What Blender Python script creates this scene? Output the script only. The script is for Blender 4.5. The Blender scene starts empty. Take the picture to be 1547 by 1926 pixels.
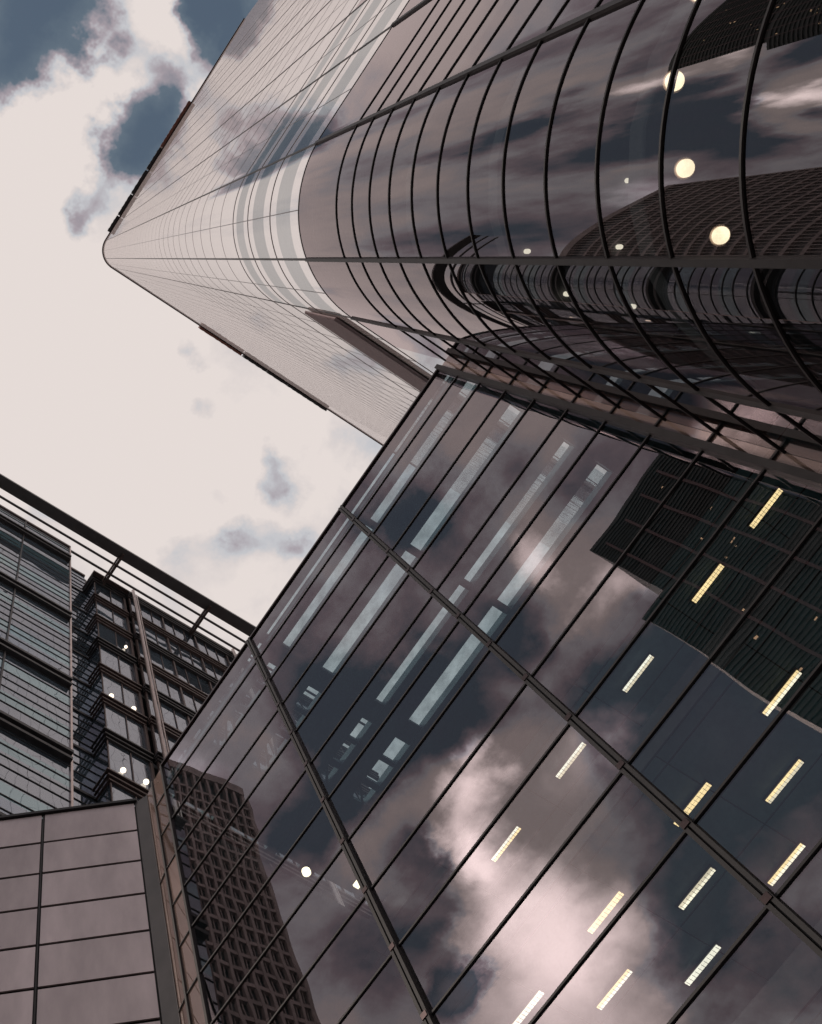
import bpy, math, random
from mathutils import Vector, Matrix, noise
random.seed(7)
S = bpy.context.scene
COL = S.collection
R = math.radians
EYE = 1.6          # the photographer's eye above the pavement; plan coordinates are metres from the eye

# ------------------------------------------------------------------ camera
cam = bpy.data.cameras.new("camera"); camo = bpy.data.objects.new("camera", cam); COL.objects.link(camo)
cam.sensor_fit = 'VERTICAL'; cam.sensor_height = 36; cam.lens = 31.639
cam.shift_x = 0.27871; cam.shift_y = -0.07176
cam.clip_start = 0.05; cam.clip_end = 20000
camo.matrix_world = Matrix(((0.838451, -0.521565, -0.158018, 0), (-0.541385, -0.830379, -0.131808, 0),
                            (-0.062468, 0.196063, -0.978599, EYE), (0, 0, 0, 1)))
S.camera = camo
S.view_settings.view_transform = 'Standard'; S.view_settings.look = 'None'
S.view_settings.gamma = 1; S.view_settings.use_curve_mapping = False; S.view_settings.exposure = 0
S.cycles.max_bounces = 14; S.cycles.transparent_max_bounces = 16; S.cycles.glossy_bounces = 6
S.cycles.sample_clamp_indirect = 6

# ------------------------------------------------------------------ sky: nishita blue with a broken cloud deck
# cloud positions are directions: (east/up, north/up) on a flat deck, radius, density change
SUN_AZ = math.atan2(-1.4, 0.85)
CLOUDS = [
    (-0.17, 0.169, 0.064, 1.15), (-0.117, 0.198, 0.057, 0.6), (-0.17, 0.2, 0.046, 0.5), (-0.152, 0.119, 0.031, 0.5),
    (-0.006, 0.291, 0.045, 1.25), (-0.04, 0.287, 0.029, 0.6), (-0.0, 0.264, 0.027, 0.6), (-0.02, 0.213, 0.027, 0.35),
    (-0.015, 0.158, 0.044, 1.0), (0.025, 0.149, 0.036, 0.9), (0.008, 0.069, 0.025, 0.5), (0.006, 0.035, 0.02, 0.5),
    (0.012, 0.111, 0.022, 0.3), (0.164, -0.015, 0.021, 0.45), (-0.056, 0.164, 0.032, -0.5), (-0.06, 0.065, 0.065, -0.4),
    (0.052, -0.115, 0.117, -0.4), (0.203, -0.127, 0.092, -0.3), (0.353, -0.085, 0.022, 0.1), (0.274, -0.202, 0.022, 0.2),
    (0.403, 0.017, 0.022, 0.2), (0.136, -0.25, 0.025, 0.3), (0.234, -0.042, 0.049, 0.12), (-0.051, 0.288, 0.027, 0.8),
    (-0.079, 0.317, 0.019, 0.5), (-0.056, 0.199, 0.025, 0.45), (-0.041, 0.15, 0.022, 0.45), (-0.1, 0.356, 0.044, -0.5),
    (-0.517, -0.052, 0.061, 0.6), (-0.454, -0.053, 0.059, 0.6), (-0.512, -0.245, 0.083, 0.6), (-0.631, -0.297, 0.087, 0.8),
    (-0.671, -0.215, 0.065, 0.8), (-0.635, -0.466, 0.052, 0.6), (-0.639, -0.377, 0.059, 0.5), (-0.661, -0.114, 0.043, 0.3),
    (-0.714, -0.074, 0.043, 0.6), (-0.752, -0.166, 0.044, 0.35), (-0.831, -0.102, 0.052, 0.6), (-0.905, -0.04, 0.083, 0.7),
    (-1.064, -0.065, 0.119, 0.8), (-0.981, -0.132, 0.094, 0.6), (-1.061, 0.045, 0.117, 0.8), (-0.788, -0.395, 0.046, 0.7),
    (-0.832, -0.477, 0.047, 0.5), (-0.948, -0.513, 0.049, 0.8), (-0.811, -0.544, 0.071, 0.35), (-0.954, -0.557, 0.05, 0.7),
    (-0.754, 0.015, 0.036, -0.6), (-0.666, 0.009, 0.031, -0.6), (-0.649, 0.115, 0.041, 0.35), (-0.566, 0.063, 0.04, 0.4),
    (-0.811, -0.293, 0.046, -1.1), (-0.858, -0.336, 0.047, -1.1), (-0.924, -0.388, 0.064, -1.1), (-1.012, -0.43, 0.091, -1.1),
    (-1.089, -0.481, 0.102, -0.8), (-1.139, -0.264, 0.1, 0.5), (-1.291, -0.271, 0.131, 0.4), (0.197, -0.076, 0.024, 0.5),
    (0.337, -0.066, 0.025, 0.45), (0.383, -0.139, 0.025, 0.4), (0.268, -0.121, 0.024, 0.3), (0.329, -0.161, 0.031, 0.4),
    (-0.9, 0.25, 0.22, 0.45), (-0.72, 0.2, 0.1, 0.25), (-0.15, 0.36, 0.1, -0.35), (-0.08, 0.2, 0.08, -0.3),
    (-0.48, -0.02, 0.16, 0.1), (-0.48, -0.25, 0.15, 0.0), (-0.36, 0.04, 0.07, 0.25), (-0.64, -0.1, 0.1, 0.2),
    (-0.2, -0.42, 0.15, 0.45), (-0.35, -0.5, 0.2, 0.35), (-0.2, 0.3, 0.06, 0.3), (-0.3, 0.22, 0.05, 0.3),
    (-0.35, 0.75, 0.25, 0.3), (-0.55, 0.5, 0.25, 0.25), (-0.45, 0.32, 0.15, 0.2), (-0.9, 0.5, 0.3, 0.3),
    (-0.1, 0.9, 0.3, 0.3), (0.5, 0.9, 0.3, 0.3), (-0.8, -0.15, 0.45, -0.12), (-1.2, -0.1, 0.35, 0.15),
    (-0.6, -0.55, 0.25, 0.2), (-0.55, -0.1, 0.2, 0.1), (-1.3, 0.3, 0.4, 0.3), (0.15, -0.05, 0.28, -0.1),
    (-0.05, 0.0, 0.2, -0.08),
]
GLOWS = [
    (-0.796, -0.285, 0.034, 4), (-0.829, -0.344, 0.031, 3), (-0.862, -0.343, 0.039, 3), (-0.924, -0.388, 0.064, 3.5),
    (-1.018, -0.426, 0.074, 3.2), (-1.089, -0.481, 0.119, 3), (-0.754, 0.015, 0.025, 1.6), (-0.666, 0.009, 0.028, 2.2),
    (-0.443, -0.493, 0.042, 1.5), (-0.752, -0.25, 0.019, 2.5), (-0.799, 0.035, 0.022, 1.2), (-0.876, -0.168, 0.046, 0.8),
]
W = bpy.data.worlds.new("World"); S.world = W; W.use_nodes = True
nt = W.node_tree; nt.nodes.clear(); N = nt.nodes; Lk = nt.links
def nd(t, **k):
    n = N.new(t)
    for a, b in k.items(): setattr(n, a, b)
    return n
def mth(op, a, b=None, clamp=False):
    n = nd('ShaderNodeMath', operation=op); n.use_clamp = clamp
    for i, v in enumerate((a, b)):
        if v is None: continue
        if isinstance(v, (int, float)): n.inputs[i].default_value = v
        else: Lk.new(v, n.inputs[i])
    return n.outputs[0]
tc = nd('ShaderNodeTexCoord'); sx = nd('ShaderNodeSeparateXYZ'); Lk.new(tc.outputs['Generated'], sx.inputs[0])
zz = mth('MAXIMUM', sx.outputs[2], 0.12)
cs = nd('ShaderNodeCombineXYZ'); Lk.new(mth('DIVIDE', sx.outputs[0], zz), cs.inputs[0]); Lk.new(mth('DIVIDE', sx.outputs[1], zz), cs.inputs[1])
wn = nd('ShaderNodeTexNoise'); wn.inputs['Scale'].default_value = 5; wn.inputs['Detail'].default_value = 6; wn.inputs['Roughness'].default_value = .6
Lk.new(cs.outputs[0], wn.inputs['Vector'])
wv = nd('ShaderNodeVectorMath', operation='MULTIPLY_ADD'); Lk.new(wn.outputs['Color'], wv.inputs[0])
wv.inputs[1].default_value = (.23, .23, 0); wv.inputs[2].default_value = (0, 0, 0); Lk.new(cs.outputs[0], wv.inputs[2])
wc = nd('ShaderNodeVectorMath', operation='SUBTRACT'); Lk.new(wv.outputs[0], wc.inputs[0]); wc.inputs[1].default_value = (.115, .115, 0)
def blobs(lst, start):
    acc = start
    for (s, t, r, w) in lst:
        d = nd('ShaderNodeVectorMath', operation='DISTANCE'); Lk.new(wc.outputs[0], d.inputs[0]); d.inputs[1].default_value = (s, -t, 0)
        m = nd('ShaderNodeMapRange', interpolation_type='SMOOTHSTEP'); Lk.new(d.outputs['Value'], m.inputs[0])
        m.inputs[1].default_value = r * 1.75; m.inputs[2].default_value = 0; m.inputs[3].default_value = 0; m.inputs[4].default_value = w
        acc = mth('ADD', acc, m.outputs[0])
    return acc
fn = nd('ShaderNodeTexNoise'); fn.inputs['Scale'].default_value = 7.5; fn.inputs['Detail'].default_value = 9; fn.inputs['Roughness'].default_value = .6; fn.inputs['Distortion'].default_value = .2
Lk.new(cs.outputs[0], fn.inputs['Vector'])
fl = nd('ShaderNodeTexNoise'); fl.inputs['Scale'].default_value = 3.1; fl.inputs['Detail'].default_value = 4; fl.inputs['Roughness'].default_value = .5
Lk.new(wc.outputs[0], fl.inputs['Vector'])
base = mth('ADD', mth('MULTIPLY', mth('SUBTRACT', fn.outputs[0], .5), 1.1), mth('MULTIPLY', mth('SUBTRACT', fl.outputs[0], .47), .65))
dens = mth('ADD', blobs(CLOUDS, base), .05)
dsc = mth('MULTIPLY', dens, .68)
rp = nd('ShaderNodeValToRGB'); Lk.new(dsc, rp.inputs[0]); e = rp.color_ramp.elements
e[0].position = 0; e[0].color = (.785, .71, .68, 1); e[1].position = .95; e[1].color = (.092, .13, .178, 1)
for p, c in ((.09, (.70, .64, .625, 1)), (.2, (.55, .555, .585, 1)), (.33, (.37, .325, .36, 1)), (.53, (.125, .165, .21, 1))):
    x = e.new(p); x.color = c
sk = nd('ShaderNodeTexSky', sky_type='NISHITA'); sk.sun_disc = False; sk.sun_elevation = R(31); sk.sun_rotation = SUN_AZ
skm = nd('ShaderNodeMix', data_type='RGBA', blend_type='MULTIPLY'); skm.inputs[0].default_value = 1
Lk.new(sk.outputs[0], skm.inputs[6]); skm.inputs[7].default_value = (.10, .085, .075, 1)
mx = nd('ShaderNodeMix', data_type='RGBA'); gap = mth('MULTIPLY', mth('SUBTRACT', dens, .75, True), .3)
Lk.new(gap, mx.inputs[0]); Lk.new(rp.outputs[0], mx.inputs[6]); Lk.new(skm.outputs[2], mx.inputs[7])
gl = blobs(GLOWS, mth('ADD', 1.0, 0.0))
bg = nd('ShaderNodeBackground'); Lk.new(mx.outputs[2], bg.inputs[0]); Lk.new(gl, bg.inputs[1])
wo = nd('ShaderNodeOutputWorld'); Lk.new(bg.outputs[0], wo.inputs[0])
W.cycles.sampling_method = 'MANUAL'; W.cycles.sample_map_resolution = 512

sun = bpy.data.lights.new("sun", 'SUN'); sun.energy = 1.2; sun.angle = R(10); sun.color = (1, .86, .74)
suno = bpy.data.objects.new("sun", sun); COL.objects.link(suno)
suno.rotation_euler = Vector((-1.4, .85, 1)).to_track_quat('Z', 'Y').to_euler()

# ------------------------------------------------------------------ helpers
def P(u, v, z): return Vector((u, -v, z + EYE))
class MB:
    def __init__(s): s.v = []; s.f = []; s.sm = False
    def box(s, u0, u1, v0, v1, z0, z1, pivot=None):
        b = len(s.v)
        for z in (z0, z1):
            for (a, c) in ((u0, v0), (u1, v0), (u1, v1), (u0, v1)): s.v.append(P(a, c, z))
        for f in ((0, 1, 2, 3), (7, 6, 5, 4), (0, 4, 5, 1), (1, 5, 6, 2), (2, 6, 7, 3), (3, 7, 4, 0)): s.f.append([b + i for i in f])
        return s
    def obox(s, c, ax, ay, az, hx, hy, hz):     # oriented box, c in plan coords, axes as plan vectors
        b = len(s.v)
        for k in (-1, 1):
            for (i, j) in ((-1, -1), (1, -1), (1, 1), (-1, 1)):
                q = [c[n] + ax[n] * hx * i + ay[n] * hy * j + az[n] * hz * k for n in range(3)]
                s.v.append(P(*q))
        for f in ((0, 1, 2, 3), (7, 6, 5, 4), (0, 4, 5, 1), (1, 5, 6, 2), (2, 6, 7, 3), (3, 7, 4, 0)): s.f.append([b + i for i in f])
        return s
    def bar(s, a, b, r, h=None):                # square bar between two plan points
        a = Vector(a); b = Vector(b); d = (b - a).normalized(); up = Vector((0, 0, 1)) if abs(d.z) < .9 else Vector((1, 0, 0))
        x = d.cross(up).normalized(); y = x.cross(d)
        return s.obox((a + b) / 2, d, x, y, (b - a).length / 2, r, h or r)
    def quad(s, a, b, c, d): 
        k = len(s.v); s.v += [P(*a), P(*b), P(*c), P(*d)]; s.f.append([k, k + 1, k + 2, k + 3]); return s
    def cyl(s, u, v, z0, z1, r, n=20):
        b = len(s.v)
        for z in (z0, z1):
            for i in range(n): s.v.append(P(u + r * math.cos(6.28318 * i / n), v + r * math.sin(6.28318 * i / n), z))
        for i in range(n): j = (i + 1) % n; s.f.append([b + i, b + j, b + n + j, b + n + i])
        s.f.append([b + i for i in range(n)]); s.f.append([b + n + i for i in range(n)][::-1]); return s
    def sphere(s, u, v, z, r, n=12):
        b = len(s.v); m = n // 2
        for j in range(1, m):
            for i in range(n):
                t = math.pi * j / m; p = 2 * math.pi * i / n
                s.v.append(P(u + r * math.sin(t) * math.cos(p), v + r * math.sin(t) * math.sin(p), z + r * math.cos(t)))
        top = len(s.v); s.v.append(P(u, v, z + r)); s.v.append(P(u, v, z - r))
        for j in range(m - 2):
            for i in range(n): k = (i + 1) % n; s.f.append([b + j * n + i, b + j * n + k, b + (j + 1) * n + k, b + (j + 1) * n + i])
        for i in range(n):
            k = (i + 1) % n; s.f.append([b + i, b + k, top]); s.f.append([b + (m - 2) * n + i, b + (m - 2) * n + k, top + 1])
        return s
    def prism(s, pts, z0, z1):
        b = len(s.v); n = len(pts)
        for z in (z0, z1):
            for p in pts: s.v.append(P(p[0], p[1], z))
        for i in range(n): j = (i + 1) % n; s.f.append([b + i, b + j, b + n + j, b + n + i])
        s.f.append([b + i for i in range(n)]); s.f.append([b + n + i for i in range(n)][::-1]); return s
    def sweep(s, path, nrm, d0, d1, z0, z1):    # box section swept along a plan path; nrm = outward normals
        b = len(s.v); n = len(path)
        for (p, m) in zip(path, nrm):
            for (d, z) in ((d0, z0), (d1, z0), (d1, z1), (d0, z1)): s.v.append(P(p[0] + m[0] * d, p[1] + m[1] * d, z))
        for i in range(n - 1):
            for k in range(4): l = (k + 1) % 4; s.f.append([b + 4 * i + k, b + 4 * i + l, b + 4 * i + 4 + l, b + 4 * i + 4 + k])
        s.f.append([b, b + 1, b + 2, b + 3]); e = b + 4 * (n - 1); s.f.append([e + 3, e + 2, e + 1, e]); return s
    def build(s, name, mat, parent=None, solid=True, out=None, origin=None, smooth=False):
        import bmesh
        o0 = Vector(origin) if origin else (sum(s.v, Vector()) / len(s.v))
        me = bpy.data.meshes.new(name); me.from_pydata([v - o0 for v in s.v], [], s.f); 
        if solid:
            bm = bmesh.new(); bm.from_mesh(me); bmesh.ops.recalc_face_normals(bm, faces=bm.faces); bm.to_mesh(me); bm.free()
        elif out is not None:
            o_ = Vector((out[0], -out[1], 0)); me.update()
            if sum((p.normal.dot(o_) for p in me.polygons)) < 0: me.flip_normals()
        if smooth:
            for p in me.polygons: p.use_smooth = True
        me.materials.append(mat); o = bpy.data.objects.new(name, me); COL.objects.link(o)
        if parent: o.parent = parent; o.location = o0 - parent.location
        else: o.location = o0
        return o
def thing(name, label, cat, loc, group=None):
    o = bpy.data.objects.new(name, None); COL.objects.link(o); o.location = P(*loc)
    o['label'] = label; o['category'] = cat
    if group: o['group'] = group
    o.empty_display_size = .2
    return o

# ------------------------------------------------------------------ materials
def newmat(name):
    m = bpy.data.materials.new(name); m.use_nodes = True; t = m.node_tree; t.nodes.clear(); return m, t
def solid_mat(name, col, rough=.5, metal=0, var=.12, scale=2., bump=0, spec=.5, objvar=0):
    m, t = newmat(name); n = t.nodes
    b = n.new('ShaderNodeBsdfPrincipled'); o = n.new('ShaderNodeOutputMaterial'); t.links.new(b.outputs[0], o.inputs[0])
    g = n.new('ShaderNodeNewGeometry'); x = n.new('ShaderNodeTexNoise'); x.inputs['Scale'].default_value = scale; x.inputs['Detail'].default_value = 7; x.inputs['Roughness'].default_value = .6
    t.links.new(g.outputs['Position'], x.inputs['Vector'])
    r = n.new('ShaderNodeValToRGB'); t.links.new(x.outputs[0], r.inputs[0])
    r.color_ramp.elements[0].position = .3; r.color_ramp.elements[0].color = [c * (1 - var) for c in col] + [1]
    r.color_ramp.elements[1].position = .7; r.color_ramp.elements[1].color = [min(1, c * (1 + var)) for c in col] + [1]
    if objvar:
        oi = n.new('ShaderNodeObjectInfo'); q = n.new('ShaderNodeMapRange'); t.links.new(oi.outputs['Random'], q.inputs[0]); q.inputs[3].default_value = 1 - objvar; q.inputs[4].default_value = 1 + objvar * .5
        hs = n.new('ShaderNodeHueSaturation'); t.links.new(q.outputs[0], hs.inputs['Value']); t.links.new(r.outputs[0], hs.inputs['Color']); t.links.new(hs.outputs[0], b.inputs['Base Color'])
        mp = n.new('ShaderNodeMapping'); mp.inputs['Scale'].default_value = (1, 1, .35); t.links.new(g.outputs['Position'], mp.inputs[0]); t.links.new(mp.outputs[0], x.inputs['Vector'])
    else: t.links.new(r.outputs[0], b.inputs['Base Color'])
    mr = n.new('ShaderNodeMapRange'); t.links.new(x.outputs[0], mr.inputs[0]); mr.inputs[3].default_value = rough * .85; mr.inputs[4].default_value = min(1, rough * 1.15)
    t.links.new(mr.outputs[0], b.inputs['Roughness']); b.inputs['Metallic'].default_value = metal
    b.inputs['Specular IOR Level'].default_value = spec
    if bump:
        bp = n.new('ShaderNodeBump'); bp.inputs['Strength'].default_value = bump; bp.inputs['Distance'].default_value = .02; t.links.new(x.outputs[0], bp.inputs['Height']); t.links.new(bp.outputs[0], b.inputs['Normal'])
    return m
def glass_mat(name, tint, ior, wob, wscale, refl=(1, 1, 1), tilt=.0015, back=None, rough=0., backmix=0.):
    """coated sheet glass: mirror by Fresnel over a tinted see-through sheet, slightly wavy, each pane set a little off plane"""
    m, t = newmat(name); n = t.nodes; L = t.links
    g = n.new('ShaderNodeNewGeometry'); oi = n.new('ShaderNodeObjectInfo')
    x = n.new('ShaderNodeTexNoise'); x.noise_dimensions = '4D'; x.inputs['Scale'].default_value = wscale; x.inputs['Detail'].default_value = 1.5
    L.new(g.outputs['Position'], x.inputs['Vector'])
    w = n.new('ShaderNodeMath'); w.operation = 'MULTIPLY'; w.inputs[1].default_value = 9; L.new(oi.outputs['Random'], w.inputs[0]); L.new(w.outputs[0], x.inputs['W'])
    a = n.new('ShaderNodeVectorMath'); a.operation = 'SUBTRACT'; a.inputs[1].default_value = (.5, .5, .5); L.new(x.outputs['Color'], a.inputs[0])
    k = n.new('ShaderNodeVectorMath'); k.operation = 'SCALE'; k.inputs['Scale'].default_value = wob; L.new(a.outputs[0], k.inputs[0])
    wn_ = n.new('ShaderNodeTexWhiteNoise'); wn_.noise_dimensions = '1D'; L.new(oi.outputs['Random'], wn_.inputs['W'])
    a2 = n.new('ShaderNodeVectorMath'); a2.operation = 'SUBTRACT'; a2.inputs[1].default_value = (.5, .5, .5); L.new(wn_.outputs['Color'], a2.inputs[0])
    k2 = n.new('ShaderNodeVectorMath'); k2.operation = 'SCALE'; k2.inputs['Scale'].default_value = tilt; L.new(a2.outputs[0], k2.inputs[0])
    s1 = n.new('ShaderNodeVectorMath'); L.new(k.outputs[0], s1.inputs[0]); L.new(k2.outputs[0], s1.inputs[1])
    s2 = n.new('ShaderNodeVectorMath'); L.new(s1.outputs[0], s2.inputs[0]); L.new(g.outputs['Normal'], s2.inputs[1])
    nn = n.new('ShaderNodeVectorMath'); nn.operation = 'NORMALIZE'; L.new(s2.outputs[0], nn.inputs[0])
    gl = n.new('ShaderNodeBsdfGlossy'); gl.inputs['Color'].default_value = (*refl, 1); gl.inputs['Roughness'].default_value = rough; L.new(nn.outputs[0], gl.inputs['Normal'])
    fr = n.new('ShaderNodeFresnel'); fr.inputs['IOR'].default_value = ior
    # from behind the sheet the index is inverted by the node, so undo it there
    iv = n.new('ShaderNodeMath'); iv.operation = 'DIVIDE'; iv.inputs[0].default_value = 1.0; iv.inputs[1].default_value = ior
    mi = n.new('ShaderNodeMix'); L.new(g.outputs['Backfacing'], mi.inputs[0]); mi.inputs[2].default_value = ior; L.new(iv.outputs[0], mi.inputs[3]); 
    L.new(mi.outputs[0], fr.inputs['IOR'])
    tr = n.new('ShaderNodeBsdfTransparent')
    dn = n.new('ShaderNodeTexNoise'); dn.inputs['Scale'].default_value = 2.3; dn.inputs['Detail'].default_value = 9; dn.inputs['Roughness'].default_value = .7; L.new(g.outputs['Position'], dn.inputs['Vector'])
    dr = n.new('ShaderNodeValToRGB'); L.new(dn.outputs[0], dr.inputs[0]); dr.color_ramp.elements[0].position = .36; dr.color_ramp.elements[0].color = [c * .72 for c in tint] + [1]; dr.color_ramp.elements[1].position = .62; dr.color_ramp.elements[1].color = (*tint, 1)
    L.new(dr.outputs[0], tr.inputs['Color'])
    under = tr.outputs[0]
    if back:
        df = n.new('ShaderNodeBsdfDiffuse'); 
        bn = n.new('ShaderNodeTexNoise'); bn.inputs['Scale'].default_value = 1.1; L.new(g.outputs['Position'], bn.inputs['Vector'])
        br = n.new('ShaderNodeValToRGB'); L.new(bn.outputs[0], br.inputs[0]); br.color_ramp.elements[0].color = [c * .8 for c in back] + [1]; br.color_ramp.elements[1].color = [c * 1.2 for c in back] + [1]
        q = n.new('ShaderNodeMapRange'); L.new(oi.outputs['Random'], q.inputs[0]); q.inputs[3].default_value = .6; q.inputs[4].default_value = 1.35
        hs = n.new('ShaderNodeHueSaturation'); L.new(q.outputs[0], hs.inputs['Value']); L.new(br.outputs[0], hs.inputs['Color']); L.new(hs.outputs[0], df.inputs['Color'])
        m2 = n.new('ShaderNodeMixShader'); m2.inputs[0].default_value = backmix; L.new(tr.outputs[0], m2.inputs[1]); L.new(df.outputs[0], m2.inputs[2]); under = m2.outputs[0]
    ms = n.new('ShaderNodeMixShader'); L.new(fr.outputs[0], ms.inputs[0]); L.new(under, ms.inputs[1]); L.new(gl.outputs[0], ms.inputs[2])
    o = n.new('ShaderNodeOutputMaterial'); L.new(ms.outputs[0], o.inputs[0])
    return m
def emit_mat(name, col, s):
    m, t = newmat(name); e_ = t.nodes.new('ShaderNodeEmission'); e_.inputs[0].default_value = (*col, 1); e_.inputs[1].default_value = s
    o = t.nodes.new('ShaderNodeOutputMaterial'); t.links.new(e_.outputs[0], o.inputs[0]); return m

M_tower = glass_mat('tower_glass', (.42, .46, .47), 2.3, .010, .35, refl=(1, .88, .89), tilt=.003)
M_towerup = glass_mat('tower_glass_upper', (.45, .42, .43), 26, .0018, .3, refl=(1, .995, .995), tilt=.0008, back=(.6, .52, .52), backmix=.9)
M_towermid = glass_mat('tower_glass_storey', (.5, .50, .51), 9, .004, .3, refl=(.97, .99, 1), tilt=.002, back=(.5, .52, .55), backmix=.35)
M_annex = glass_mat('annex_glass', (.62, .73, .76), 2.4, .008, .7, refl=(1, .86, .885), tilt=.0045)
M_side = glass_mat('side_glass', (.5, .5, .5), 2.4, .02, 1.2, refl=(1, .9, .88), tilt=.01, back=(.35, .25, .22), backmix=.6)
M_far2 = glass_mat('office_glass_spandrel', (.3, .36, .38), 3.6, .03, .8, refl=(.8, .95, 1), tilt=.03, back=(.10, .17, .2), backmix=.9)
M_skylt = glass_mat('skylight_glass', (.72, .8, .82), 1.6, .0, 1)
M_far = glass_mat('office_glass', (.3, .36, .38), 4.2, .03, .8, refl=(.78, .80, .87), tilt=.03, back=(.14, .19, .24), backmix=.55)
M_dark = solid_mat('mullion_metal', (.022, .02, .022), .5, 0, .3, 3, 0, .3)
M_cap = solid_mat('dark_bronze_cap', (.05, .035, .035), .3, .8, .2, 3)
M_slab = solid_mat('ceiling_tiles', (.16, .16, .17), .8, 0, .12, 1.5)
M_ceil = solid_mat('office_ceiling', (.34, .46, .50), .8, 0, .1, .8)
M_core = solid_mat('dark_core', (.03, .035, .04), .7, 0, .2, .5)
M_roof = solid_mat('roof_soffit', (.17, .25, .28), .6, 0, .15, .8)
M_floor = solid_mat('paving', (.2, .19, .18), .85, 0, .2, 1.4, .3)
M_panel = solid_mat('mauve_panel', (.46, .385, .39), .34, .5, .26, .7, .15, objvar=.22)
M_louvre = solid_mat('louvre_mauve', (.36, .27, .28), .55, .2, .15, 6)
M_red = solid_mat('roof_red_brown', (.16, .06, .045), .5, .2, .3, 3)
M_black = solid_mat('roof_black', (.02, .02, .024), .5, .3, .3, 3)
M_steel = solid_mat('canopy_steel', (.13, .12, .125), .42, .4, .12, 1.2)
M_white = solid_mat('pale_steel', (.62, .5, .47), .3, .5, .1, 2)
M_frame = solid_mat('dark_frame', (.05, .045, .048), .45, .2, .2, 2)
M_ledge = solid_mat('ledge_brown', (.12, .085, .08), .45, .4, .2, 2)
M_brown = solid_mat('brown_stone', (.44, .385, .375), .55, .1, .28, .25)
M_win = solid_mat('dark_window', (.05, .065, .075), .12, .2, .3, .8)
def cell_mat(name, dark, light, sx_, sz_, rough=.15):
    m, t = newmat(name); n = t.nodes; L = t.links
    b = n.new('ShaderNodeBsdfPrincipled'); o = n.new('ShaderNodeOutputMaterial'); L.new(b.outputs[0], o.inputs[0])
    g = n.new('ShaderNodeNewGeometry'); sn = n.new('ShaderNodeVectorMath'); sn.operation = 'SNAP'; sn.inputs[1].default_value = (sx_, 400, sz_); L.new(g.outputs['Position'], sn.inputs[0])
    w = n.new('ShaderNodeTexWhiteNoise'); L.new(sn.outputs[0], w.inputs['Vector'])
    r_ = n.new('ShaderNodeValToRGB'); L.new(w.outputs['Value'], r_.inputs[0]); e_ = r_.color_ramp.elements
    e_[0].position = .2; e_[0].color = (*dark, 1); e_[1].position = 1; e_[1].color = (*light, 1); x = e_.new(.75); x.color = [a * .7 + c * .3 for a, c in zip(dark, light)] + [1]
    L.new(r_.outputs[0], b.inputs['Base Color']); b.inputs['Roughness'].default_value = rough
    return m
M_stonewin = cell_mat('stone_tower_windows', (.035, .05, .055), (.16, .18, .18), 2.42, 3.9)
M_dkt = solid_mat('dark_tower_cladding', (.05, .068, .066), .45, .1, .25, .2)
M_pier = solid_mat('pink_pier', (.17, .12, .125), .6, .1, .15, .5)
M_lamps = [emit_mat('tube_light', (1, .80, .58), 2.3), emit_mat('tube_light_warm', (1, .66, .32), 2.2), emit_mat('tube_light_dim', (1, .76, .52), 1.5), emit_mat('tube_light_bright', (1, .84, .66), 2.0)]
M_spot = emit_mat('downlight', (1, .76, .50), 4.0)
M_spot2 = emit_mat('small_downlight', (1, .85, .66), 2.2)
M_litw = emit_mat('lit_window', (1, .72, .42), 1.6)

# ------------------------------------------------------------------ ground
g = MB(); g.quad((-3000, -3000, -EYE), (3000, -3000, -EYE), (3000, 3000, -EYE), (-3000, 3000, -EYE)).build('ground', M_floor, None, False)
bpy.data.objects['ground']['kind'] = 'structure'
if bpy.data.objects['ground'].data.polygons[0].normal.z < 0: bpy.data.objects['ground'].data.flip_normals()

# ------------------------------------------------------------------ the rounded glass tower
UN = 1.35
TU, TV, TR, TH = 4.548, 3.329, 4.055, 188.2
CU, CV = TU + TR, TV + TR
TEND_V, TEND_U = 58.0, 92.0
def tplan(s):
    """point and outward normal along the outline: s<0 runs up face one (metres), 0..90 round the corner (degrees), >90 along face two"""
    if s <= 0: return (TU, CV - s), (-1, 0)
    if s >= 90: return (CU + (s - 90), TV), (0, -1)
    t = R(s); return (CU - TR * math.cos(t), CV - TR * math.sin(t)), (-math.cos(t), -math.sin(t))
def tpath(s0, s1):
    pts = [s0]
    if s0 < 0 < s1: pts.append(0)
    if s1 > 0 and s0 < 90:
        k = max(0, s0)
        st = 2.5; q = (math.floor(k / st) + 1) * st
        while q < min(90, s1) - .01: pts.append(q); q += st
    if s0 < 90 < s1: pts.append(90)
    pts.append(s1)
    a = [tplan(s) for s in pts]; return [p for p, _ in a], [n for _, n in a]
tower = thing('glass_tower', 'tall mirrored glass tower with a rounded corner and curved floor lines', 'skyscraper', (TU + 12, TV + 14, -EYE))
base_rows = [10.1 * UN - UN * k for k in range(11, -8, -1)]       # z of the close-set rows
zr = [10.107 * UN + UN * k for k in range(-11, 9)]                # -1.2 .. 24.4
zr = [z for z in zr if z > -EYE] 
zup = [zr[-1] + 3 * UN, zr[-1] + 6 * UN, zr[-1] + 9 * UN]
while zup[-1] + 2.42 * UN < TH - 1.2: zup.append(zup[-1] + 2.42 * UN)
ZSPLIT = zr[-1] + 3 * UN
AX_U = 10.32                                                     # plane of the annex front
major = [-28.2, -24.0, -19.8, -15.8, -11.8, -7.7, -4.05, 4.5 - 4.5, 55.7, 90, 90 + AX_U - CU - .06]
major = [-32, -27.9, -23.8, -19.7, -15.6, -11.5, -7.4, -3.75, 4.5, 55.7, 90]
s_end_low = 90 + (AX_U - CU)
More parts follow.
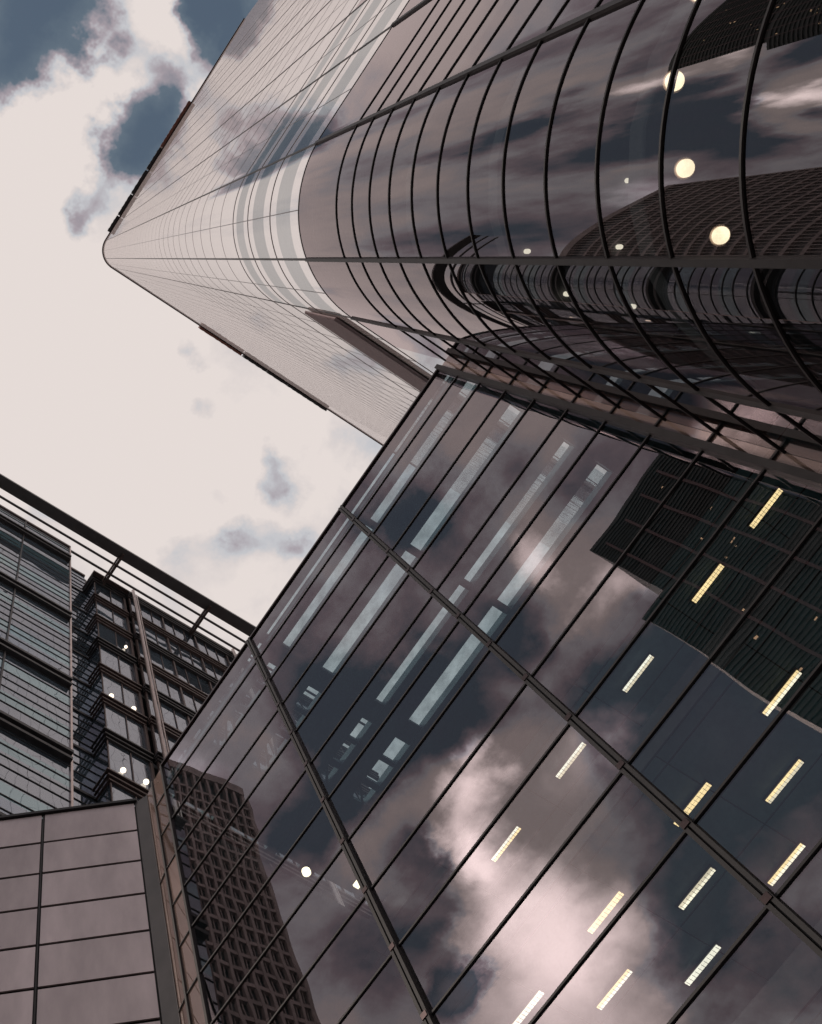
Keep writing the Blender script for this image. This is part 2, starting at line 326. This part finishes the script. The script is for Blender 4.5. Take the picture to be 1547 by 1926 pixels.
# rows
for z in zr:
    th = .016
    p, n = tpath(-(TEND_V - CV), s_end_low); m = MB(); m.sweep(p, n, -.05, .026, z - th, z + th); m.build('transom', M_dark, tower)
for i, z in enumerate(zup):
    th = .03
    p, n = tpath(-(TEND_V - CV), 90 + TEND_U - CU); m = MB(); th = .026 if i < 4 else .016; m.sweep(p, n, -.05, (.014 if i < 4 else .007 if i < 14 else .003), z - th, z + th); m.build('transom', M_cap, tower)
# vertical mullions
allm = []
for s in major:
    p, n = tplan(s); t = Vector((-n[1], n[0], 0)); wdt = .05 if s < 89 else .022
    m = MB(); m.obox((p[0], p[1], (ZSPLIT - EYE) / 2), t, (n[0], n[1], 0), (0, 0, 1), wdt, .06, (ZSPLIT + EYE) / 2).obox((p[0], p[1], (ZSPLIT + TH) / 2 + .01), t, (n[0], n[1], 0), (0, 0, 1), wdt * .7, .02, (TH - ZSPLIT) / 2); m.build('mullion', M_dark, tower); allm.append(s)
def upper_mull(s):
    p, n = tplan(s); t = Vector((-n[1], n[0], 0)); m = MB()
    m.obox((p[0], p[1], (ZSPLIT + TH) / 2), t, (n[0], n[1], 0), (0, 0, 1), .016, .006, (TH - ZSPLIT) / 2); m.build('mullion', M_cap, tower); allm.append(s)
for s in (33.8, 73.4): upper_mull(s)
for i in range(len(major)):
    if major[i] < -5: upper_mull(major[i] + 2.05)
upper_mull(-1.6)
for k in range(1, 34): upper_mull(90 + 1.32 * k)
upm = sorted(allm)
# panes: close rows (curved glass), then the big upper panes
npane = 0
lowm = sorted([s for s in major if s < 90]) + [90, s_end_low]
bigstuff = MB()
def pane(s0, s1, z0, z1, mat):
    p, n = tpath(s0, s1); m = MB()
    for i in range(len(p) - 1): m.quad((p[i][0], p[i][1], z0), (p[i + 1][0], p[i + 1][1], z0), (p[i + 1][0], p[i + 1][1], z1), (p[i][0], p[i][1], z1))
    b = m
    o = b.build('glass_pane', mat, tower, False, (n[len(n) // 2][0], n[len(n) // 2][1]))
    return o
def curve_normals(o):
    me = o.data; me.update(); base = o.location + tower.location; ns = []
    for l in me.loops:
        w = me.vertices[l.vertex_index].co + base; du = w.x - CU; dv = -w.y - CV
        if du < -1e-4 and dv < -1e-4: q = Vector((du, -dv, 0)).normalized()
        else: q = None
        ns.append(q)
    for p in me.polygons:
        p.use_smooth = True; c = p.center + base; fn_ = p.normal.copy()
        corner = c.x < CU and -c.y < CV
        for li in p.loop_indices:
            if not corner: ns[li] = fn_
            elif ns[li] is None:
                w = me.vertices[me.loops[li].vertex_index].co + base; q = Vector((w.x - CU, w.y + CV, 0)); q.normalize(); ns[li] = q
    me.normals_split_custom_set(ns)
def merge_quads(m, s0, s1, z0, z1):
    p, n = tpath(s0, s1)
    for i in range(len(p) - 1):
        m.quad((p[i][0], p[i][1], z0), (p[i + 1][0], p[i + 1][1], z0), (p[i + 1][0], p[i + 1][1], z1), (p[i][0], p[i][1], z1))
rest_low = MB(); rest_up = MB()
zl = [-EYE] + zr + [ZSPLIT]
for i in range(len(zl) - 1):
    for j in range(len(lowm) - 1):
        a, b = lowm[j], lowm[j + 1]
        if a >= -11.6 and zl[i] > 3.5 and npane < 85: o = pane(a, b, zl[i], zl[i + 1], M_tower); npane += 1
        else: merge_quads(rest_low, a, b, zl[i], zl[i + 1])
merge_quads(rest_low, -(TEND_V - CV), lowm[0], -EYE, ZSPLIT)
def smooth_outward(m, name, mat, stuff=True):
    # face windings follow the outline direction, so one test face decides
    me_o = m.build(name, mat, tower, False)
    me = me_o.data; me.update(); p = me.polygons[0]
    c = p.center + me_o.location + tower.location
    # outline centre is inside the tower
    ins = Vector((30, -30, c.z))
    if p.normal.dot(c - ins) < 0: me.flip_normals()
    for q in me.polygons: q.use_smooth = True
    if stuff: me_o['kind'] = 'stuff'
    return me_o
# plant louvre hole on face two: z 30.5..34.7 from u 8.75 on
LZ0, LZ1, LU = zup[1] - 2.05 - .0, zup[1] + 2.15, 8.9
zu = [ZSPLIT] + zup[1:] + [TH]
for i in range(len(zu) - 1):
    z0, z1 = zu[i], zu[i + 1]
    for (a, b) in ((-(TEND_V - CV), 90), (90, 90 + TEND_U - CU)):
        if i < 3 and a != 90: 
            h = z1 - z0
            for (q0, q1, mt) in ((0, .27, rest_up), (.27, .76, None), (.76, 1, rest_up)):
                if mt is None:
                    ms_ = [s for s in upm if -8 < s < 90] + [90]
                    merge_quads(rest_low, a, ms_[0], z0 + h * q0, z0 + h * q1)
                    for c in range(len(ms_) - 1):
                        pane(ms_[c], ms_[c + 1], z0 + h * q0, z0 + h * q1, M_towermid); npane += 1
                else: merge_quads(mt, a, b, z0 + h * q0, z0 + h * q1)
        else: merge_quads(rest_up, a, b, z0, z1)
merge_quads(rest_up, s_end_low, 90 + TEND_U - CU, zr[-1], ZSPLIT)
smooth_outward(rest_low, 'glass_wall', M_tower); smooth_outward(rest_up, 'spandrel_wall', M_towerup)
for o in [x for x in tower.children if x.name.startswith(('glass_pane', 'glass_wall', 'spandrel_wall'))]: curve_normals(o)
# dark ceilings of every storey and the core
def slabpts(o):
    pts = [(TU + o, TEND_V - 1), ]
    for k in range(0, 91, 15):
        t = R(k); pts.append((CU - (TR - o) * math.cos(t), CV - (TR - o) * math.sin(t)))
    pts.append((TEND_U - 1, TV + o)); pts.append((TEND_U - 1, TEND_V - 1)); return pts
def slabpts_low(o):
    pts = [(TU + o, TEND_V - 1), ]
    for k in range(0, 91, 15):
        t = R(k); pts.append((CU - (TR - o) * math.cos(t), CV - (TR - o) * math.sin(t)))
    pts.append((AX_U - .1, TV + o)); pts.append((AX_U + 1, TEND_V - 1)); return pts
for z in [12.0] + [16.2, 20.3]:
    MB().prism(slabpts_low(.45), z, z + .35).build('floor_slab', M_slab, tower)
for z in zup: MB().prism(slabpts(.35), z - .3, z + .1).build('floor_slab', M_slab, tower)
MB().box(TU + 9, TEND_U - 9, TV + 30, TEND_V - 6, -EYE, TH - 3).build('core', M_core, tower)
MB().box(TU + 6, AX_U - .3, TV + 9, TEND_V - 6, -EYE, 12).build('lobby_core', M_core, tower)
MB().prism(slabpts(.0), TH - .25, TH - .05).build('roof_deck', M_core, tower)
# roof edge trim and cladding screens
p, n = tpath(-(TEND_V - CV), 90 + TEND_U - CU); MB().sweep(p, n, -.1, .22, TH - .1, TH + .9).build('roof_trim', M_cap, tower)
for (v0, v1, mt) in ((9.0, 12.6, M_black), (12.9, 17.6, M_black), (17.9, 23.2, M_black), (23.6, 28.4, M_black), (28.7, 39, M_red)):
    m = MB(); m.box(TU - .75, TU - .23, v0, v1, TH - 1.0, TH + 1.2); q = v0 + .3
    while q < v1 - .3: m.box(TU - .8, TU - .76, q, q + random.uniform(.2, .7), TH - .8, TH + 1.0); q += random.uniform(.9, 1.6)
    m.build('roof_screen', mt, tower)
for (u0, u1, mt) in ((30.6, 41.2, M_red), (41.9, 47.6, M_black), (48.0, 53.0, M_black), (53.3, 63.5, M_black)):
    m = MB(); m.box(u0, u1, TV - .65, TV - .23, TH - .9, TH + 1.2); q = u0 + .3
    while q < u1 - .3: m.box(q, q + random.uniform(.3, .9), TV - .7, TV - .66, TH - .7, TH + 1.0); q += random.uniform(1.0, 1.9)
    m.build('roof_screen', mt, tower)
# louvred plant storey on face two
LZ0, LZ1, LU = 30.55, 34.6, 8.75
m = MB(); m.box(LU, TEND_U - 2, TV - .10, TV - .045, LZ0, LZ1)
z = LZ0 + .06
while z < LZ1: m.box(LU, TEND_U - 2, TV - .16, TV - .102, z, z + .05); z += .16
m.build('plant_louvre', M_louvre, tower)
# downlights in the lobby ceiling
for (u, v, r_) in ((5.41, 6.18, .125), (6.24, 5.42, .12), (7.22, 5.02, .12), (4.98, 7.2, .12)):
    h_ = MB(); h_.cyl(u, v, 11.93, 11.99, r_ + .03, 28); o = h_.build('downlight', M_white, tower)
    MB().cyl(u, v, 11.90, 11.925, r_, 28).build('lens', M_spot, o).parent = o
    c_ = bpy.data.objects[o.name].children[0]; c_.location = (0, 0, -.047)
for (u, v) in ((6.9, 4.6), (8.0, 4.4), (8.3, 5.6), (9.2, 4.9), (9.4, 6.3), (7.7, 6.6)):
    MB().cyl(u, v, 16.1, 16.19, .045, 12).build('downlight', M_spot2, tower)

# ------------------------------------------------------------------ the lower glass block (annex)
ax = thing('glass_annex', 'low glass office block with wide dark-framed panes joining the tower', 'office building', (AX_U + 6, -4, -EYE))
VC = [3.016 - 4.724 * i for i in range(4)]                        # columns
AZ0 = 24.46; rows = [23.20 - UN * k for k in range(19)]
rows = [r_ for r_ in rows if r_ > -EYE + .1]
F1 = (10.32, VC[3]); F2 = (10.375, -11.74); F3 = (10.47, -12.2)
zz_ = [AZ0] + rows + [-EYE]
for j in range(3):
    for i in range(len(zz_) - 1):
        m = MB(); m.quad((AX_U, VC[j], zz_[i]), (AX_U, VC[j + 1], zz_[i]), (AX_U, VC[j + 1], zz_[i + 1]), (AX_U, VC[j], zz_[i + 1]))
        m.build('glass_pane', M_annex, ax, False, (-1, 0))
for i in range(0, len(zz_) - 1):
    m = MB(); m.quad((AX_U, VC[0] + .1, zz_[i]), (AX_U, 3.325, zz_[i]), (AX_U, 3.325, zz_[i + 1]), (AX_U, VC[0] + .1, zz_[i + 1])); m.build('closing_pane', M_side, ax, False, (-1, 0))
    if i: MB().box(AX_U - .04, AX_U + .06, VC[0] + .11, 3.325, zz_[i] - .02, zz_[i] + .02).build('closing_transom', M_dark, ax)
for (a, b) in ((F1, F2), (F2, F3)):
    d = Vector((b[0] - a[0], b[1] - a[1], 0)).normalized(); nn = (d[1], -d[0])
    if nn[0] > 0: nn = (-nn[0], -nn[1])
    for i in range(len(zz_) - 1):
        if i % 3 and (a is F2): continue
        z1 = zz_[min(i + 3, len(zz_) - 1)] if a is F2 else zz_[i + 1]
        m = MB(); m.quad((a[0], a[1], zz_[i]), (b[0], b[1], zz_[i]), (b[0], b[1], z1), (a[0], a[1], z1)); m.build('side_pane', M_side, ax, False, nn)
    c = ((a[0] + b[0]) / 2, (a[1] + b[1]) / 2)
    for i, z in enumerate(rows):
        if a is F2 and i % 3 != 2: continue
        MB().obox((c[0] , c[1], z), d, (nn[0], nn[1], 0), (0, 0, 1), (Vector(b) - Vector(a)).length / 2 - .03, .03, .018).build('side_transom', M_dark, ax)
for z in rows:
    MB().box(AX_U - .026, AX_U + .05, VC[3] - .0, VC[0], z - .016, z + .016).build('transom', M_dark, ax)
for i, v in enumerate(VC):
    if i == 0: m = MB(); m.box(AX_U - .14, AX_U + .16, v - .02, v + .11, -EYE, AZ0 + .02)
    elif i < 3: m = MB(); m.box(AX_U - .09, AX_U + .12, v - .075, v - .015, -EYE, AZ0).box(AX_U - .09, AX_U + .12, v + .015, v + .075, -EYE, AZ0).box(AX_U - .04, AX_U + .1, v - .014, v + .014, -EYE, AZ0)
    else: m = MB(); m.box(AX_U - .06, AX_U + .1, v - .035, v + .035, -EYE, AZ0)
    m.build('column_cap', M_dark, ax)
    if 0 < i < 3:
        for z in rows: MB().box(AX_U - .105, AX_U - .092, v - .06, v + .06, z - .045, z + .045).build('column_bracket', M_cap, ax)
MB().box(F2[0] - .06, F2[0] + .08, F2[1] - .03, F2[1] + .03, -EYE, AZ0).build('column_cap', M_dark, ax)
MB().box(F3[0] - .03, F3[0] + .3, F3[1] - .33, F3[1] + .03, -EYE, AZ0 - .02).build('corner_post', M_frame, ax)
MB().box(AX_U + .02, AX_U + .3, VC[3], VC[0], AZ0 - .0, AZ0 + .12).build('roof_edge', M_cap, ax)
MB().box(AX_U - .05, AX_U + .019, VC[3], VC[0], AZ0 - .012, AZ0 + .06).build('roof_drip', M_cap, ax)
# roof with skylight strips
RZ0, RZ1 = 24.05, 24.3
solid_u = [(10.62, 10.66), (10.86, 11.02), (11.37, 12.08), (12.16, 12.45), (12.95, 14.42), (14.78, 15.66), (16.2, 17.6)]
VE = VC[3] - .4
for (a, b) in solid_u: MB().box(a, b, VE, 3.32, RZ0, RZ1).build('roof_beam', M_roof, ax)
MB().box(10.5, 17.6, 3.34, 6.9, RZ0 - .1, RZ1 - .02).build('roof_slab', M_roof, ax)
MB().box(17.62, 32, VE, 6.4, RZ0 + .05, RZ1).build('roof_slab', M_roof, ax)
gaps = [(10.662, 10.858), (11.022, 11.368), (12.082, 12.158), (12.452, 12.948), (14.422, 14.778), (15.662, 16.198)]
for k, (a, b) in enumerate(gaps):
    for (v0, v1) in ((-1.72, -1.5), (-6.6, -5.95), (-7.45, -7.3), (-8.35, -8.15), (-11.7, -9.6 if k < 4 else -8.9)):
        MB().box(a, b, v0, v1, RZ0 + .04, RZ1 - .03).build('roof_crossbar', M_roof, ax)
    w = b - a
    if w > .15 :
        m = MB()
        for q in range(3): v = -8.4 - q * .42; m.bar((a, v, RZ0 + .1), (b, v - .36 - w * .4, RZ0 + .1), .035)
        m.build('roof_brace', M_roof, ax)
m = MB(); m.quad((10.34, VE, 24.4), (10.34, 3.2, 24.4), (17.6, 3.2, 24.4), (17.6, VE, 24.4)); o = m.build('skylight', M_skylt, ax, False)
for (v) in (.66, -.9, -2.5, -4.1, -5.71, -7.34): MB().sphere(14.84, v, 24.0, .085).build('spotlight', M_frame, ax)
for v in (1.0, -.9, -2.9, -4.9): MB().box(12.06, 12.18, v, v + .12, 23.96, 24.04).build('roof_clip', M_frame, ax)
MB().box(10.5, 10.56, VE, 3.0, 22.2, 24.04).build('upper_fascia', M_roof, ax) if False else None
# storeys behind the atrium
for (z, u0) in ((21.7, 17.35), (17.6, 16.75), (13.5, 18.6), (9.4, 18.6), (5.3, 18.6)):
    o = MB().box(u0, 32, -12, 7.0, z, z + .5).build('office_ceiling', M_ceil, ax)
    MB().box(u0 - .06, u0 - .002, -12, 7.0, z - .12, z + .62).build('slab_edge', M_frame, ax)
    # ceiling tile joints
    m = MB(); q = u0 + .45
    while q < 27: m.box(q, q + .04, -12, 6.9, z - .006, z + .01); q += 1.5
    v = -11.6
    while v < 7: m.box(u0 + .02, 27, v, v + .03, z - .012, z - .007); v += 3.15
    m.build('ceiling_joint', M_frame, o).parent = o
    o.children[0].location = (o.children[0].location if False else (sum(m.v, Vector()) / len(m.v)) - o.location - ax.location)
MB().box(30, 30.3, -12, 7, -EYE, 24).build('back_wall', M_core, ax)
MB().box(10.6, 30, -12.18, -12.03, -EYE, 24).build('end_wall', M_core, ax)
MB().box(10.7, 30, 7.02, 7.2, -EYE, 24).build('party_wall', M_core, ax)
MB().box(10.5, 30, -12, 7, -EYE - .0 + .02, -EYE + .12).build('lobby_floor', M_slab, ax)
for (u, z, vs) in ((18.72, 21.7, (4.45, 2.02, -.98, -3.97, -6.94)), (18.32, 17.6, (3.6, .56, -2.62, -5.84, -8.89)), (19.83, 17.6, (2.1, -1.06, -4.24, -7.36)), (21.3, 17.6, (.5, -2.66, -5.76, -8.9))):
    for v in vs:
        o = MB().box(u - .095, u + .095, v - .64, v + .64, z - .06, z - .013).build('ceiling_light', M_frame, ax)
        for s in (-1, 1):
            t_ = MB(); t_.box(u + s * .042 - .027, u + s * .042 + .027, v - .6, v + .6, z - .085, z - .062); tt = t_.build('tube', M_lamps[1] if v > 1.5 else random.choice(M_lamps), o)
            tt.location = Vector((s * .042, 0, -.037))
        lv = MB(); q = v - .55
        while q < v + .56: lv.box(u - .08, u + .08, q, q + .008, z - .1, z - .087); q += .11
        tt = lv.build('light_louvre', M_frame, o); tt.location = Vector((0, 0, -.06))
MB().cyl(11.62, -8.51, 17.5, 17.58, .1, 24).build('pendant_light', M_spot, ax)
MB().box(14.2, 14.35, -9.2, -9.0, 19.5, 19.56).build('wall_light', M_spot, ax)

# ------------------------------------------------------------------ mauve panel wall beside the annex
pw = thing('panel_wall', 'wall of mauve metal panels with dark joints, left of the glass annex', 'wall', (8.1, -14.3, -EYE))
A = Vector((10.30, -12.58, 0)); D = Vector((-2.18, -1.75, 0)).normalized(); PN = Vector((D.y, -D.x, 0))
if PN.dot(Vector((-1, 1, 0))) < 0: PN = -PN
prow = [24.46, 23.12, 21.80, 20.49, 19.18, 17.86, 16.55]
while prow[-1] > 0: prow.append(prow[-1] - 1.315)
prow.append(-EYE)
ln = [0, 2.79, 5.6, 8.4]
for j in range(3):
    for i in range(len(prow) - 1):
        c = A + D * ((ln[j] + ln[j + 1]) / 2); h = (prow[i] - prow[i + 1]) / 2 - .042; w = (ln[j + 1] - ln[j]) / 2 - .05
        tiltz = random.uniform(-.004, .004); tl = random.uniform(-.004, .004)
        nrm = (PN + Vector((0, 0, tiltz)) + D * tl).normalized(); dx = (D - nrm * D.dot(nrm)).normalized(); dz = nrm.cross(dx)
        m = MB(); m.obox((c.x, c.y, (prow[i] + prow[i + 1]) / 2), dx, nrm, dz, w, .02, h)
        m.build('panel', M_panel, pw)
c = A + D * 4.2 - PN * .12
MB().obox((c.x, c.y, (24.4 - EYE) / 2), D, PN, (0, 0, 1), 4.2, .06, (24.4 + EYE) / 2 - .03).build('backing', M_dark, pw)
c = A + D * 4.2
MB().obox((c.x, c.y, 24.52), D, PN, (0, 0, 1), 4.25, .09, .05).build('coping', M_dark, pw)
c = A + D * 2.79 
MB().obox((c.x, c.y, (24.4 - EYE) / 2), D, PN, (0, 0, 1), .02, .03, (24.4 + EYE) / 2 - .03).build('joint_strip', M_dark, pw)
MB().prism([(10.28, -12.56), (10.44, -12.18), (10.8, -12.2), (10.8, -12.8), (10.4, -12.8)], -EYE, 24.43).build('corner_strip', M_frame, pw)

# ------------------------------------------------------------------ the office building across the street
ob = thing('office_building', 'older glass office building with ledges and a slatted roof canopy, far left', 'office building', (20, -30, -EYE))
FZ = 4.18; RTOP = 71.8
def glazing(name, u0, u1, v, z0, z1, mt=None):
    m = MB(); m.quad((u0, v, z0), (u1, v, z0), (u1, v, z1), (u0, v, z1)); return m.build(name, mt or M_far, ob, False, (0, 1))
def ledge(u0, u1, v, z, d=.5, name='ledge', mt=None):
    MB().box(u0, u1, v, v + d, z - .14, z + .06).box(u0, u1, v, v + d * .8, z - .62, z - .42).build(name, mt or M_frame, ob)
# flat wing
bands = [68.9, 57.1, 47.45, 39.75, 32.2, 24.6, 17, 9.4]
zlist = [71.9] + bands + [-EYE]; vlines = [3.4, 5.8, 8.35, 10.6, 12.7]
us = [1.5, 8.35, 12.7]
for i in range(len(zlist) - 1):
    h = zlist[i] - zlist[i + 1]; 
    for j in range(len(us) - 1):
        if zlist[i] > 15:
            hb = zlist[i] - zlist[i + 1]
            for (q0, q1, mt) in ((0, .22, M_far), (.22, .36, M_far2), (.36, .66, M_far), (.66, .78, M_far2), (.78, 1, M_far)): glazing('window', us[j], us[j + 1], -20, zlist[i + 1] + hb * q0, zlist[i + 1] + hb * q1, mt)
    if zlist[i] <= 15: glazing('window', us[0], us[-1], -20, zlist[i + 1], zlist[i])
    nsub = max(2, int(h / .85)); zt = zlist[i]
    for k in range(1, nsub):
        q = zlist[i] - h * k / nsub + random.uniform(-.12, .12)
        MB().box(1.5, 12.7, -20, -19.96, q - .02, q + .02).build('transom', M_frame, ob)
    if i: ledge(1.5, 12.65, -20, zlist[i], .38)
for u in (8.42,): MB().box(u - .05, u + .05, -20, -19.9, -EYE, 71.9).build('mullion', M_frame, ob)
MB().box(12.66, 12.78, -20.1, -19.9, -EYE, 71.9).build('edge_trim', M_white, ob)
MB().box(1.5, 12.75, -20.05, -19.88, 71.9, 72.2).build('parapet', M_ledge, ob)
MB().box(1.5, 12.7, -34, -20.06, 71.6, 71.95).build('roof', M_core, ob)
MB().box(12.55, 12.7, -34, -20.02, -EYE, 71.9).build('side_wall', M_frame, ob)
MB().box(12.7, 16.2, -34, -22.75, 71.9, 75.6).build('plant_room', M_frame, ob)
MB().box(1.4, 1.5, -34, -20, -EYE, 71.9).build('side_wall', M_ledge, ob)
# recess
VR = -22.6
k = 0; z = 75.6
while z > 20:
    glazing('window', 12.78, 14.3, VR, z - FZ, z); glazing('window', 14.3, 15.9, VR, z - FZ, z)
    for q in (.9, 1.7, 2.6, 3.4): MB().box(12.7, 15.9, VR, VR + .05, z - q - .022, z - q + .022).build('transom', M_frame, ob)
    if k: MB().box(12.78, 15.9, VR, VR + .1, z - .12, z + .08).build('ledge', M_frame, ob)
    z -= FZ; k += 1
MB().box(12.7, 15.9, VR - .1, VR + .12, 75.6, 75.9).build('parapet', M_ledge, ob)
# bay boxes and the right block: every storey has a heavy double ledge
VB = -20.9
posts = [22.45, 25.75, 29.05, 32.4, 35.7, 39]
z = RTOP; k = 0
while z > 22:
    zb = z - FZ
    # projecting bay
    glazing('window', 15.9, 17.45, VB - .35, zb, z - .1); glazing('window', 17.45, 18.95, VB - .35, zb, z - .1)
    m = MB(); m.quad((15.9, VR, zb), (15.9, VB - .35, zb), (15.9, VB - .35, z), (15.9, VR, z)); m.build('bay_side', M_far, ob, False, (-1, 0))
    m = MB()
    for (dz, d) in ((0, 0), (-.3, .1), (-.56, .2)):
        m.box(15.55 + d, 18.9, VB - d, VB - d - .34, z + dz - .065, z + dz + .065); m.box(15.55 + d, 15.67 + d, VR + .15, VB - d - .342, z + dz - .05, z + dz + .05)
    m.build('bay_ledge', M_ledge if k % 3 else M_frame, ob)
    MB().box(15.86, 15.94, VB - .36, VB - .28, zb, z - .7).box(17.42, 17.48, VB - .34, VB - .28, zb, z - .7).box(18.7, 18.9, VB - .4, VB - .2, zb, z - .7).build('bay_frame', M_ledge, ob)
    # right block
    ps = [19.15] + posts
    for j in range(len(ps) - 1):
        if ps[j] < 36: glazing('window', ps[j], ps[j + 1], -21.0, zb, z - .1)
    m = MB()
    for (dz, d) in ((0, 0), (-.3, .08), (-.56, .14)): m.box(19.0, 42, -21.02, -20.62 - d, z + dz - .08, z + dz + .08)
    m.build('ledge', M_frame if k % 2 == 0 else M_ledge, ob)
    m = MB()
    for q in ps: m.box(q - .07, q + .07, -21.0, -20.85, zb, z - .65)
    for j in range(len(ps) - 1):
        for w_ in (1, 2): uu = ps[j] + (ps[j + 1] - ps[j]) * w_ / 3; m.box(uu - .025, uu + .025, -20.99, -20.93, zb, z - .66)
    m.build('window_frame', M_ledge, ob)
    z -= FZ; k += 1
    ztop_end = z
MB().box(15.6, 42, -34, -21.1, RTOP - .3, RTOP + .08).build('roof', M_core, ob)
MB().box(15.5, 42, -22.5, -20.6, RTOP + .1, RTOP + .3).build('parapet', M_ledge, ob)
MB().box(12.8, 42, -30, -24.5, -EYE, RTOP - .4).build('inner_wall', M_core, ob)
MB().box(1.6, 12.5, -30, -24, -EYE, RTOP - .4).build('inner_wall', M_core, ob)
z = RTOP - FZ
while z > 10:
    MB().box(1.6, 12.5, -24, -20.25, z - .2, z + .2).build('floor_slab', M_slab, ob); MB().box(12.9, 41.9, -24.5, -22.75, z - .2, z + .2).build('floor_slab', M_slab, ob)
    MB().box(16.1, 41.9, -22.7, -21.5, z - .2, z + .2).build('floor_slab', M_slab, ob); z -= FZ
# canopy
MB().box(-6, 44, -18.47, -17.5, 71.3, 71.6).build('canopy_beam', M_steel, ob)
for v in (-19.13, -20.05): MB().box(-6, 44, v - .085, v + .085, 71.42, 71.6).build('canopy_rod', M_steel, ob)
for u in (16.65, 25.4, 34.2): MB().box(u - .1, u + .1, -21.0, -17.9, 71.0, 71.29).box(u - .28, u - .16, -20.8, -18.4, 71.05, 71.25).build('canopy_arm', M_ledge, ob)
for u in (19.3, 29.6):
    m = MB(); m.cyl(u, -20.42, -EYE, 72.0, .14, 16).cyl(u + .36, -20.48, -EYE, 71.6, .06, 10); m.build('steel_pole', M_white, ob, smooth=True)
# lamps of the rooms inside, set outside the bay glass under the ledges
for (s, t) in ((.3185, .4096), (.3507, .4096), (.3842, .485), (.4171, .4837), (.2991, .3472)):
    zq = 21.1 / t; MB().cyl(s * zq, -21.1, zq, zq + .06, .16 if t > .35 else .12, 14).build('indoor_light', M_spot2, ob)
for i in range(16):  # more room lamps, scattered at random behind the flat wing's glass
    zq = random.choice([55, 50, 45, 43, 41, 37, 36]) - .5; MB().cyl(random.uniform(4, 12), -20.9, zq, zq + .05, .05, 8).build('indoor_light', M_spot2, ob)

# ------------------------------------------------------------------ buildings behind the photographer, seen as reflections
lt = thing('stone_tower', 'tall brown stone tower with a grid of square windows, mirrored in the annex glass', 'skyscraper', (-70, -105, -EYE))
C = Vector((-83.4, -86, 0)); Du = Vector((22.6, -3.5, 0)).normalized(); Dn = Vector((Du.y, -Du.x, 0))
if Dn.y < 0: Dn = -Dn
LW, LH = 76, 200
def lp(a, d): q = C + Du * a + Dn * d; return (q.x, q.y)
MB().prism([lp(0, -.9), lp(LW, -.9), lp(LW, -44), lp(0, -44)], -EYE, LH - 1).build('tower_body', M_stonewin, lt)
nb = 31; bw = LW / nb
m = MB()
for i in range(nb + 1):
    c = lp(i * bw, -.35); m.obox((c[0], c[1], (LH - EYE) / 2), Du, Dn, (0, 0, 1), .31, .5, (LH + EYE) / 2)
    if i < nb: c = lp((i + .5) * bw, -.6); m.obox((c[0], c[1], (LH - 8) / 2), Du, Dn, (0, 0, 1), .09, .2, (LH - 8) / 2)
m.build('pier', M_brown, lt)
z = LH - 9; k = 0
while z > -1 and k < 60:
    c = lp(LW / 2, -.42); MB().obox((c[0], c[1], z), Du, Dn, (0, 0, 1), LW / 2, .42, .42).build('spandrel', M_brown, lt); z -= 3.9; k += 1
c = lp(LW / 2, -.3); MB().obox((c[0], c[1], LH - 1.2), Du, Dn, (0, 0, 1), LW / 2 + .4, .6, 1.5).build('crown', M_brown, lt)
m = MB()
for i in range(-18, 1): pass
for j in range(12):
    c = C - Dn * (3.6 * j + .4); m.obox((c.x, c.y, (LH - EYE) / 2), Du, Dn, (0, 0, 1), .5, .45, (LH + EYE) / 2)
m.build('side_pier', M_brown, lt)
z = LH - 9
m = MB()
while z > 0: c = C - Dn * 22; m.obox((c.x, c.y, z), Du, Dn, (0, 0, 1), .4, 22, .6); z -= 3.9
m.build('side_spandrel', M_brown, lt)

dk = thing('dark_tower', 'dark louvred tower with a stepped top, mirrored in the right of the annex glass', 'skyscraper', (-210, 60, -EYE))
MB().box(-300, -192.2, 15.0, 110, 259, 298).build('upper_block', M_dkt, dk)
MB().box(-300, -191.7, 4.0, 114, -EYE, 259).build('lower_block', M_dkt, dk)
m = MB(); z = 40
M_rib = solid_mat('louvre_rib', (.055, .066, .064), .5, .1, .2, .3)
while z < 297:
    q = -192.2 if z > 259 else -191.7
    m.box(q, q + .35, 15.2 if z > 259 else 4.2, 109.5, z, z + .4); z += 1.6
m.build('louvre', M_rib, dk)
v = 19.5
while v < 108: MB().box(-192.3, -190.9, v, v + .9, 0, 292).build('pier', M_pier, dk); v += 10.2
for i in range(95):
    z = 60 + 2.05 * random.randint(2, 112) + .7; v = random.uniform(8, 106); w_ = random.uniform(.4, 1.1)
    q = -192.2 if z > 259 else -191.7
    if z > 259 and v < 17: continue
    MB().box(q, q + .2, v, v + w_, z, z + .7).build('lit_window', M_litw, dk)
